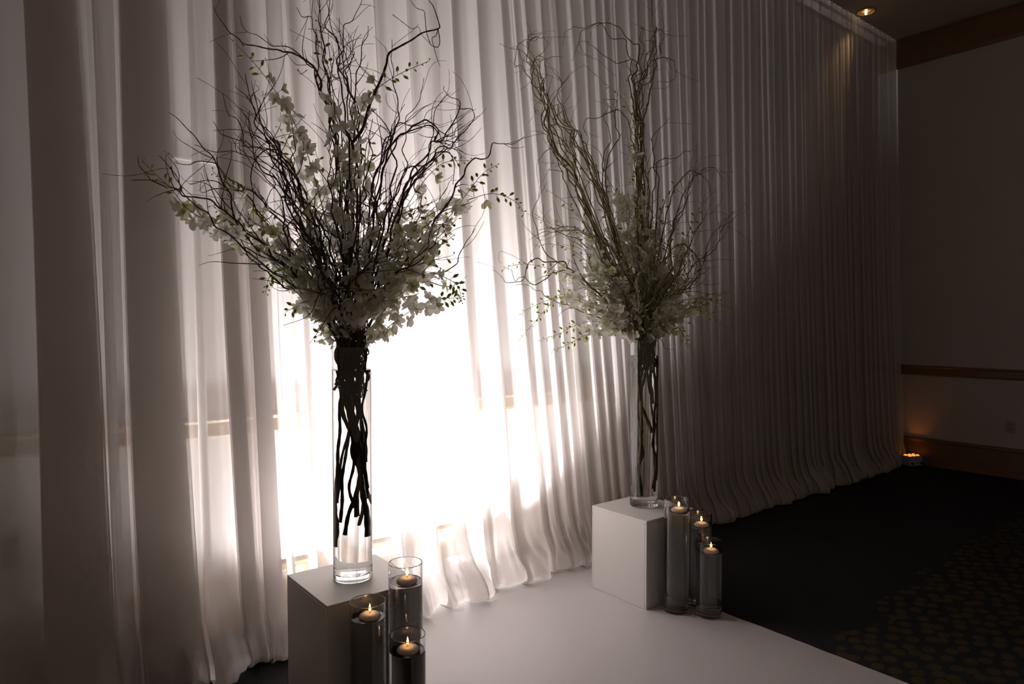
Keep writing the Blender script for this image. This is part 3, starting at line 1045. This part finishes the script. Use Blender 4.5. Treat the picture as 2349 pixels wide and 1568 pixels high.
LBL_R = 'thin olive brown willow branch in the bouquet on the side-lit white pedestal'
GR_L, GR_R = 'willow branches in the backlit bouquet', 'willow branches in the olive-stemmed bouquet'


def do_branches(v, data, mat, label, group, seed):
    g = random.Random(seed)
    for pts, r0, lean, foot, tw, lab, extra in data:
        outer = traced_to_world(pts, v, lean)
        ex = []
        for ep, er in extra:
            w = traced_to_world(ep[::-1], v, lean)
            ex.append((w, er))
        branch(v, outer, r0, g, mat, lab or label, group if not lab else None, foot, tw and tw+2, (0.06, 0.2), ex)


gj = random.Random(77)


def echo(entry):
    """a companion branch growing beside a traced one, shorter and off to its side"""
    pts, r0, lean, foot, tw, lab, extra = entry
    cut = gj.randrange(1, max(2, len(pts)//3))
    ox, oy = gj.uniform(-52, 52), gj.uniform(-20, 30)
    n = len(pts)
    res = []
    for i, (u, v) in enumerate(pts[cut:]):
        f = 1-(i/(n-cut))
        res.append((u+f*ox+gj.uniform(-9, 9)*f, v+f*oy+gj.uniform(-9, 9)*f))
    return (res, min(r0, 0.0062)*gj.uniform(0.7, 0.95), lean+gj.uniform(-.15, .15), gj.uniform(0.72, 0.86), 5, None, [])


LB += [echo(LB[i]) for i in (1, 6, 7, 8, 9, 10, 12, 15, 16, 21)]
RB += [echo(RB[i]) for i in (0, 0, 1, 4, 4, 5, 5, 6, 6, 8, 10, 10, 11, 11, 12, 14, 15, 16, 22)]
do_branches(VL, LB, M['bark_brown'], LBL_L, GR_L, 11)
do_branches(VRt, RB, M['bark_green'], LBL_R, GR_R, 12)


def filler_branches(v, n, mat, label, group, seed, lmax, tilt_max):
    g = random.Random(seed)
    for k in range(n):
        a = g.uniform(0, 6.283)
        tilt = tilt_max*math.sqrt(g.random())
        d = Vector((math.sin(tilt)*math.cos(a), math.sin(tilt)*math.sin(a)*0.55, math.cos(tilt)))
        start = Vector((v.x, v.y, v.z+VH+0.06))+d*0.10
        ln = g.uniform(0.40, 1.1)*lmax*(1.0-0.40*tilt)
        pts = wander(start, d, ln, 0, 0.8, 0.5, 0.045, g)
        branch(v, pts, g.uniform(0.0040, 0.0068), g, mat, label, group, g.uniform(0.76, 0.86), 9, (0.07, 0.27))


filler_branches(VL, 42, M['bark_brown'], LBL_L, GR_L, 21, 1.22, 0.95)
filler_branches(VRt, 36, M['bark_green'], LBL_R, GR_R, 22, 1.05, 0.98)

# orchids ------------------------------------------------------------------
def petal_grid(m, base, along, side, normal, ln, wd, curl, cup, c_in, c_out, blunt=0.75, nr=4):
    vs_, cs_ = [], []
    ts = (0.0, 0.22, 0.45, 0.68, 0.86, 0.96, 1.0)
    nr = len(ts)-1
    for t in ts:
        if t <= 0.5:
            w = wd*(0.16+0.84*math.sin(math.pi*t)**1.2)
        else:
            w = wd*math.sqrt(max(0.012, 1-((t-0.5)/0.5)**2.4))
        for k in (-1, 0, 1):
            p = base+along*(ln*t)+side*(w*k)+normal*(curl*t*t*ln+(cup*w if k else 0))
            vs_.append(p)
            f = min(1, t*3.2)
            cs_.append(tuple(c_in[j]+(c_out[j]-c_in[j])*f for j in range(3)))
    fs_ = []
    for i in range(nr):
        for k in range(2):
            a = i*3+k
            fs_.append((a, a+1, a+4, a+3))
    m.add(vs_, fs_, cs_)


WHITE, CREAM, GREEN = (0.92, 0.905, 0.85), (0.80, 0.80, 0.56), (0.46, 0.53, 0.16)


def flower_meshes(variant, g):
    m = MB()
    ped = [Vector((0, 0, 0)), Vector((0.002, 0, 0.010)), Vector((0, 0, 0.020))]
    b0 = len(m.v)
    m.tube(ped, [0.0009, 0.0009, 0.0012], 4)
    m.c += [GREEN]*(len(m.v)-b0)
    c = Vector((0, 0, 0.021))
    tilt = Matrix.Rotation(math.radians((35, 60, 20)[variant]), 3, 'Y')
    nz, ex, ey = tilt @ Vector((0, 0, 1)), tilt @ Vector((1, 0, 0)), tilt @ Vector((0, 1, 0))
    openness = (0.10, 0.20, 0.95)[variant]
    for ang, ln, wd in ((90, .032, .0082), (214, .030, .0082), (326, .030, .0082), (22, .032, .0138), (158, .032, .0138)):
        a = math.radians(ang+g.uniform(-8, 8))
        al = ex*math.cos(a)+ey*math.sin(a)
        sd = nz.cross(al)
        al2 = (al+nz*openness).normalized()
        petal_grid(m, c+nz*0.001*g.random(), al2, sd, nz, ln*g.uniform(.92, 1.08), wd*g.uniform(.9, 1.1), g.uniform(-0.25, 0.30), g.uniform(-.1, .35), CREAM if variant < 2 else GREEN, WHITE if variant < 2 else (0.80, 0.81, 0.58))
    l = MB()
    a = math.radians(270)
    al = (ex*math.cos(a)+ey*math.sin(a))
    petal_grid(l, c+nz*0.002, (nz*0.9+al*0.5).normalized(), ex, -al, .017, .0075, -0.9, .5, GREEN, (0.72, 0.72, 0.42), 0.8)
    return m.mesh('orchid_flower', M['petal'], (0, 0, 0), True), l.mesh('orchid_lip', M['lip'], (0, 0, 0), True)


gf = random.Random(3)
FLOWERS = [flower_meshes(v, gf) for v in (0, 0, 1, 1, 2)]
mb = MB()
mb.tube([(0, 0, 0), (0.0015, 0, 0.006), (0, 0, 0.012)], [0.0007, 0.0007, 0.0010], 4)
mb.tube([(0, 0, 0.011), (0, 0, 0.015), (0.0005, 0, 0.020), (0.001, 0, 0.025), (0.001, 0, 0.029)], [0.0010, 0.0038, 0.0046, 0.0032, 0.0006], 7)
BUD = mb.mesh('orchid_bud', M['bud'], (0, 0, 0), True)
mb = MB()
mb.tube([(0, 0, 0), (0, 0, 0.008)], [0.0007, 0.0008], 4)
mb.tube([(0, 0, 0.007), (0, 0, 0.010), (0, 0, 0.014), (0, 0, 0.018)], [0.0008, 0.0026, 0.0028, 0.0005], 6)
BUD_S = mb.mesh('orchid_small_bud', M['bud'], (0, 0, 0), True)


def spray(v, outer, g, label, group, n_fl, n_bud, start=0.35, split=0.8, size=1.0):
    m0 = mouth_point(v, g, 0.05)
    foot_z = v.z+g.uniform(0.70, 0.84)
    low = in_vase(v, m0, foot_z, g, 0.04)
    first = outer[0]
    gap = (first-m0).length
    link = []
    if gap > 0.15:
        for t in (0.35, 0.7):
            q = m0.lerp(first, t)
            q.z += 0.10*gap*math.sin(math.pi*t)
            link.append(q)
    path = catmull(low+[m0]+link+list(outer), 6)
    s = empty('orchid_spray', m0)
    tag(s, label, 'orchid', group)
    MB().tube(path, [0.0026-0.0016*i/(len(path)-1) for i in range(len(path))], 5).build('stem', M['stem'], s, True)
    i_m = (len(low))*6
    ab = path[i_m:]
    cum = [0.0]
    for a, b in zip(ab, ab[1:]):
        cum.append(cum[-1]+(b-a).length)
    L = cum[-1]

    def at(sv):
        for j in range(len(cum)-1):
            if cum[j+1] >= sv:
                t = (sv-cum[j])/max(1e-9, cum[j+1]-cum[j])
                return ab[j].lerp(ab[j+1], t), (ab[min(j+2, len(ab)-1)]-ab[max(j-1, 0)]).normalized()
        return ab[-1], (ab[-1]-ab[-2]).normalized()
    n = n_fl+n_bud
    phi = g.uniform(0, 6.28)
    for k in range(n):
        if k < n_fl:
            sv = L*(start+(split-start)*(k/max(1, n_fl-1)))
        else:
            sv = L*(split+0.02+(0.98-split)*((k-n_fl)/max(1, n_bud-1)))
        p, t = at(sv)
        phi += 2.4+g.uniform(-.5, .5)
        e1 = t.orthogonal().normalized()
        e2 = t.cross(e1)
        out_d = (e1*math.cos(phi)+e2*math.sin(phi))
        is_bud = k >= n_fl
        dr = (out_d*1.0+t*(0.5 if is_bud else 0.25)+Vector((0, 0, -0.35 if not is_bud else -0.1))).normalized()
        q = dr.to_track_quat('Z', 'Y') @ Quaternion((0, 0, 1), g.uniform(0, 6.28))
        if is_bud:
            fb = (k-n_fl)/max(1, n_bud)
            me = BUD if fb < 0.6 else BUD_S
            o = bpy.data.objects.new('bud', me)
            sc_ = size*(1.45-0.55*fb)
        else:
            fm, lm = FLOWERS[g.choice((0, 0, 1, 1, 2, 3)) if k < n_fl*0.8 else g.choice((2, 3, 4))]
            o = bpy.data.objects.new('flower', fm)
            sc_ = size*g.uniform(0.90, 1.2)
        o.rotation_mode = 'QUATERNION'
        o.rotation_quaternion = q
        o.scale = (sc_,)*3
        o.location = p-m0
        col.objects.link(o)
        o.parent = s
        if not is_bud:
            l = bpy.data.objects.new('lip', lm)
            col.objects.link(l)
            l.parent = o
    return s


LS = [  # tip first; flowers, buds, fraction where blossoms start, lean, label
    ([(525, 85), (560, 120), (600, 165), (640, 222), (680, 292), (720, 400), (770, 600)], 15, 8, .55, -.1, 'white orchid spray rising highest beside the long sweeping willow branch'),
    ([(984, 140), (960, 150), (920, 168), (880, 192), (842, 228), (815, 300), (806, 420), (805, 600)], 15, 9, .52, -.1, 'white orchid spray following the bent-over limb of the thick forked branch'),
    ([(733, 50), (740, 115), (755, 160), (765, 225), (775, 350), (795, 560)], 10, 6, .35, -.2, None),
    ([(328, 368), (355, 398), (390, 430), (430, 478), (470, 505), (525, 538), (600, 575), (700, 665)], 13, 8, .58, -.28, 'white orchid spray reaching farthest sideways out of the backlit bouquet'),
    ([(488, 392), (520, 420), (560, 452), (600, 492), (650, 550), (720, 660)], 9, 9, .35, -.1, None),
    ([(480, 474), (530, 502), (590, 548), (660, 612), (730, 700)], 9, 9, .35, .1, None),
    ([(610, 672), (616, 640), (635, 622), (670, 628), (720, 680)], 9, 7, .25, -.1, 'white orchid spray with a drooping tail of buds low on the backlit bouquet'),
    ([(1142, 377), (1110, 396), (1080, 432), (1050, 472), (1018, 512), (950, 585), (870, 700)], 10, 8, .35, .0, None),
    ([(1202, 490), (1190, 470), (1165, 453), (1125, 444), (1070, 460), (990, 490), (900, 560), (850, 680)], 10, 10, .38, .1, 'white orchid spray arching out toward the other bouquet, buds hanging from its end'),
    ([(1078, 368), (1030, 370), (1000, 386), (960, 432), (910, 520), (860, 660)], 11, 8, .35, .1, None),
    ([(1060, 692), (1050, 656), (1020, 636), (975, 623), (930, 642), (870, 722)], 9, 10, .25, -.1, 'white orchid spray arching down in a hook low on the backlit bouquet'),
    ([(1058, 682), (1010, 686), (960, 702), (900, 742), (850, 785)], 9, 8, .15, -.25, None),
    ([(655, 715), (690, 700), (720, 710), (760, 760)], 9, 4, .15, -.3, None),
    ([(722, 775), (740, 765), (770, 765), (795, 790)], 7, 2, .1, -.2, 'short cluster of white orchids at the rim of the brown-stemmed vase'),
    ([(620, 610), (660, 625), (700, 660), (760, 750)], 11, 4, .2, -.35, None),
    ([(700, 580), (730, 640), (770, 740)], 10, 3, .2, -.4, None),
    ([(840, 560), (835, 640), (820, 740)], 11, 3, .15, -.4, None),
    ([(930, 560), (900, 640), (850, 740)], 11, 4, .2, -.3, None),
    ([(560, 490), (620, 540), (690, 610), (760, 720)], 11, 5, .35, -.3, None),
    ([(650, 420), (690, 500), (740, 620)], 11, 5, .35, -.2, None),
    ([(770, 400), (785, 480), (800, 620)], 12, 4, .30, -.35, None),
    ([(720, 330), (745, 430), (785, 600)], 12, 5, .4, .1, None),
    ([(850, 300), (840, 400), (825, 560)], 12, 6, .4, .15, None),
    ([(980, 460), (930, 540), (860, 680)], 11, 5, .3, -.2, None),
    ([(1040, 540), (980, 590), (900, 680)], 11, 5, .3, .1, None),
    ([(880, 430), (860, 520), (830, 660)], 12, 5, .3, -.1, None),
    ([(640, 290), (670, 350), (720, 480), (770, 640)], 9, 7, .45, .15, None),
    ([(905, 765), (880, 745), (850, 770)], 6, 2, .1, -.1, None),
    ([(545, 515), (590, 545), (640, 590), (720, 680)], 11, 3, .48, -.15, None),
    ([(575, 585), (620, 600), (670, 640), (740, 720)], 11, 3, .45, .1, None),
    ([(595, 470), (630, 520), (690, 600), (750, 700)], 10, 4, .5, .2, None),
    ([(1050, 500), (1010, 540), (950, 600), (870, 700)], 11, 3, .45, -.15, None),
    ([(1040, 585), (990, 600), (930, 640), (860, 720)], 11, 3, .42, .15, None),
    ([(1000, 640), (950, 655), (900, 690), (850, 750)], 10, 3, .4, -.3, None),
    ([(690, 700), (710, 690), (740, 715), (780, 770)], 8, 3, .3, .1, None),
    ([(1080, 455), (1040, 480), (970, 540), (880, 660)], 10, 4, .5, .2, None),
    ([(805, 640), (800, 690), (805, 750)], 9, 2, .05, -.55, None),
]
RS = [
    ([(1335, 145), (1365, 170), (1400, 202), (1440, 245), (1462, 330), (1470, 500)], 7, 9, .62, -.1, 'white orchid spray topped with loose green buds below the hoop-shaped branch'),
    ([(1238, 372), (1290, 377), (1340, 386), (1385, 402), (1430, 480), (1460, 620)], 8, 9, .52, .0, None),
    ([(1357, 342), (1360, 385), (1380, 450), (1430, 590)], 10, 8, .45, .15, None),
    ([(1203, 494), (1240, 505), (1290, 522), (1340, 545), (1420, 640)], 9, 12, .38, .05, None),
    ([(1130, 623), (1170, 610), (1210, 606), (1260, 616), (1330, 640), (1420, 705)], 10, 12, .30, -.1, 'white orchid spray held level, its buds nearest the glowing drape, olive-stemmed bouquet'),
    ([(1184, 722), (1215, 706), (1260, 687), (1300, 676), (1400, 710)], 9, 10, .30, .0, None),
    ([(1194, 776), (1220, 746), (1250, 712), (1295, 680), (1390, 720)], 8, 11, .30, -.15, None),
    ([(1238, 781), (1280, 766), (1320, 746), (1370, 737), (1430, 760)], 7, 11, .20, -.1, None),
    ([(1268, 805), (1300, 790), (1350, 766), (1400, 753), (1450, 768)], 7, 11, .15, -.2, 'white orchid spray drooping lowest from the olive-stemmed bouquet'),
    ([(1675, 668), (1640, 680), (1600, 697), (1550, 722), (1500, 762)], 8, 12, .15, .0, 'white orchid spray spreading out above the candle cylinders, olive-stemmed bouquet'),
    ([(1685, 710), (1640, 692), (1600, 684), (1550, 700), (1500, 755)], 7, 11, .2, .1, None),
    ([(1656, 745), (1630, 722), (1600, 703), (1545, 728), (1500, 765)], 7, 10, .2, -.1, None),
    ([(1581, 796), (1570, 772), (1552, 748), (1520, 752)], 5, 9, .1, -.15, 'short orchid spray hanging its buds beside the rim of the olive-stemmed vase'),
    ([(1642, 435), (1610, 470), (1590, 512), (1560, 575), (1512, 690)], 10, 10, .35, .0, None),
    ([(1628, 600), (1605, 585), (1580, 605), (1540, 680)], 9, 9, .3, .0, None),
    ([(1586, 390), (1550, 422), (1520, 475), (1492, 580)], 11, 8, .42, .1, None),
    ([(1246, 430), (1280, 452), (1320, 484), (1370, 550), (1440, 680)], 9, 9, .42, .1, None),
    ([(1228, 565), (1270, 560), (1330, 585), (1420, 680)], 11, 9, .3, -.1, None),
    ([(1420, 560), (1440, 620), (1462, 710)], 12, 3, .25, -.35, None),
    ([(1340, 610), (1380, 650), (1440, 730)], 11, 5, .25, -.3, None),
    ([(1380, 480), (1410, 560), (1450, 680)], 12, 5, .3, -.15, None),
    ([(1480, 400), (1478, 480), (1474, 620)], 13, 6, .3, -.2, None),
    ([(1440, 330), (1452, 420), (1464, 560)], 11, 7, .4, .1, None),
    ([(1560, 500), (1530, 570), (1495, 680)], 11, 6, .3, -.2, None),
    ([(1600, 640), (1550, 660), (1500, 720)], 10, 7, .2, -.25, None),
    ([(1470, 690), (1474, 720), (1476, 760)], 8, 3, .05, -.5, None),
    ([(1340, 700), (1390, 715), (1440, 760)], 10, 5, .2, -.2, None),
    ([(1400, 770), (1430, 755), (1460, 765)], 7, 4, .1, -.25, None),
    ([(1540, 770), (1515, 752), (1492, 765)], 7, 4, .1, -.3, None),
    ([(1452, 225), (1456, 300), (1462, 390), (1470, 520)], 12, 7, .45, -.1, None),
    ([(1428, 255), (1442, 330), (1458, 430), (1470, 560)], 11, 7, .5, .15, None),
    ([(1385, 385), (1405, 440), (1435, 530), (1462, 640)], 11, 4, .45, .1, None),
    ([(1290, 560), (1330, 570), (1380, 610), (1440, 700)], 13, 3, .3, .1, None),
    ([(1300, 650), (1345, 655), (1400, 690), (1450, 745)], 13, 3, .25, .15, None),
    ([(1310, 745), (1350, 735), (1400, 735), (1450, 765)], 12, 3, .2, .05, None),
    ([(1590, 560), (1560, 590), (1520, 650), (1490, 720)], 12, 4, .3, .1, None),
    ([(1590, 745), (1550, 735), (1515, 740), (1490, 765)], 10, 3, .2, .05, None),
    ([(1330, 520), (1365, 545), (1410, 610), (1455, 700)], 12, 3, .35, -.2, None),
    ([(1530, 440), (1515, 500), (1495, 600), (1482, 700)], 12, 4, .35, -.15, None),
]


def do_sprays(v, data, label, group, seed, fac, floor, split):
    g = random.Random(seed)
    for pts, nf, nb, st, lean, lab in data:
        outer = traced_to_world(pts, v, lean)
        spray(v, outer, g, lab or label, None if lab else group, int(nf*fac+0.5), int(nb*1.5), st if len(pts) == 4 and st < 0.2 else max(st, floor), split)


do_sprays(VL, LS, 'white orchid spray packed into the backlit bouquet on the shadowed pedestal', 'orchid sprays in the backlit bouquet', 31, 1.15, 0.36, 0.82)
do_sprays(VRt, RS, 'white orchid spray packed into the olive-stemmed bouquet on the side-lit pedestal', 'orchid sprays in the olive-stemmed bouquet', 32, 1.35, 0.20, 0.62)
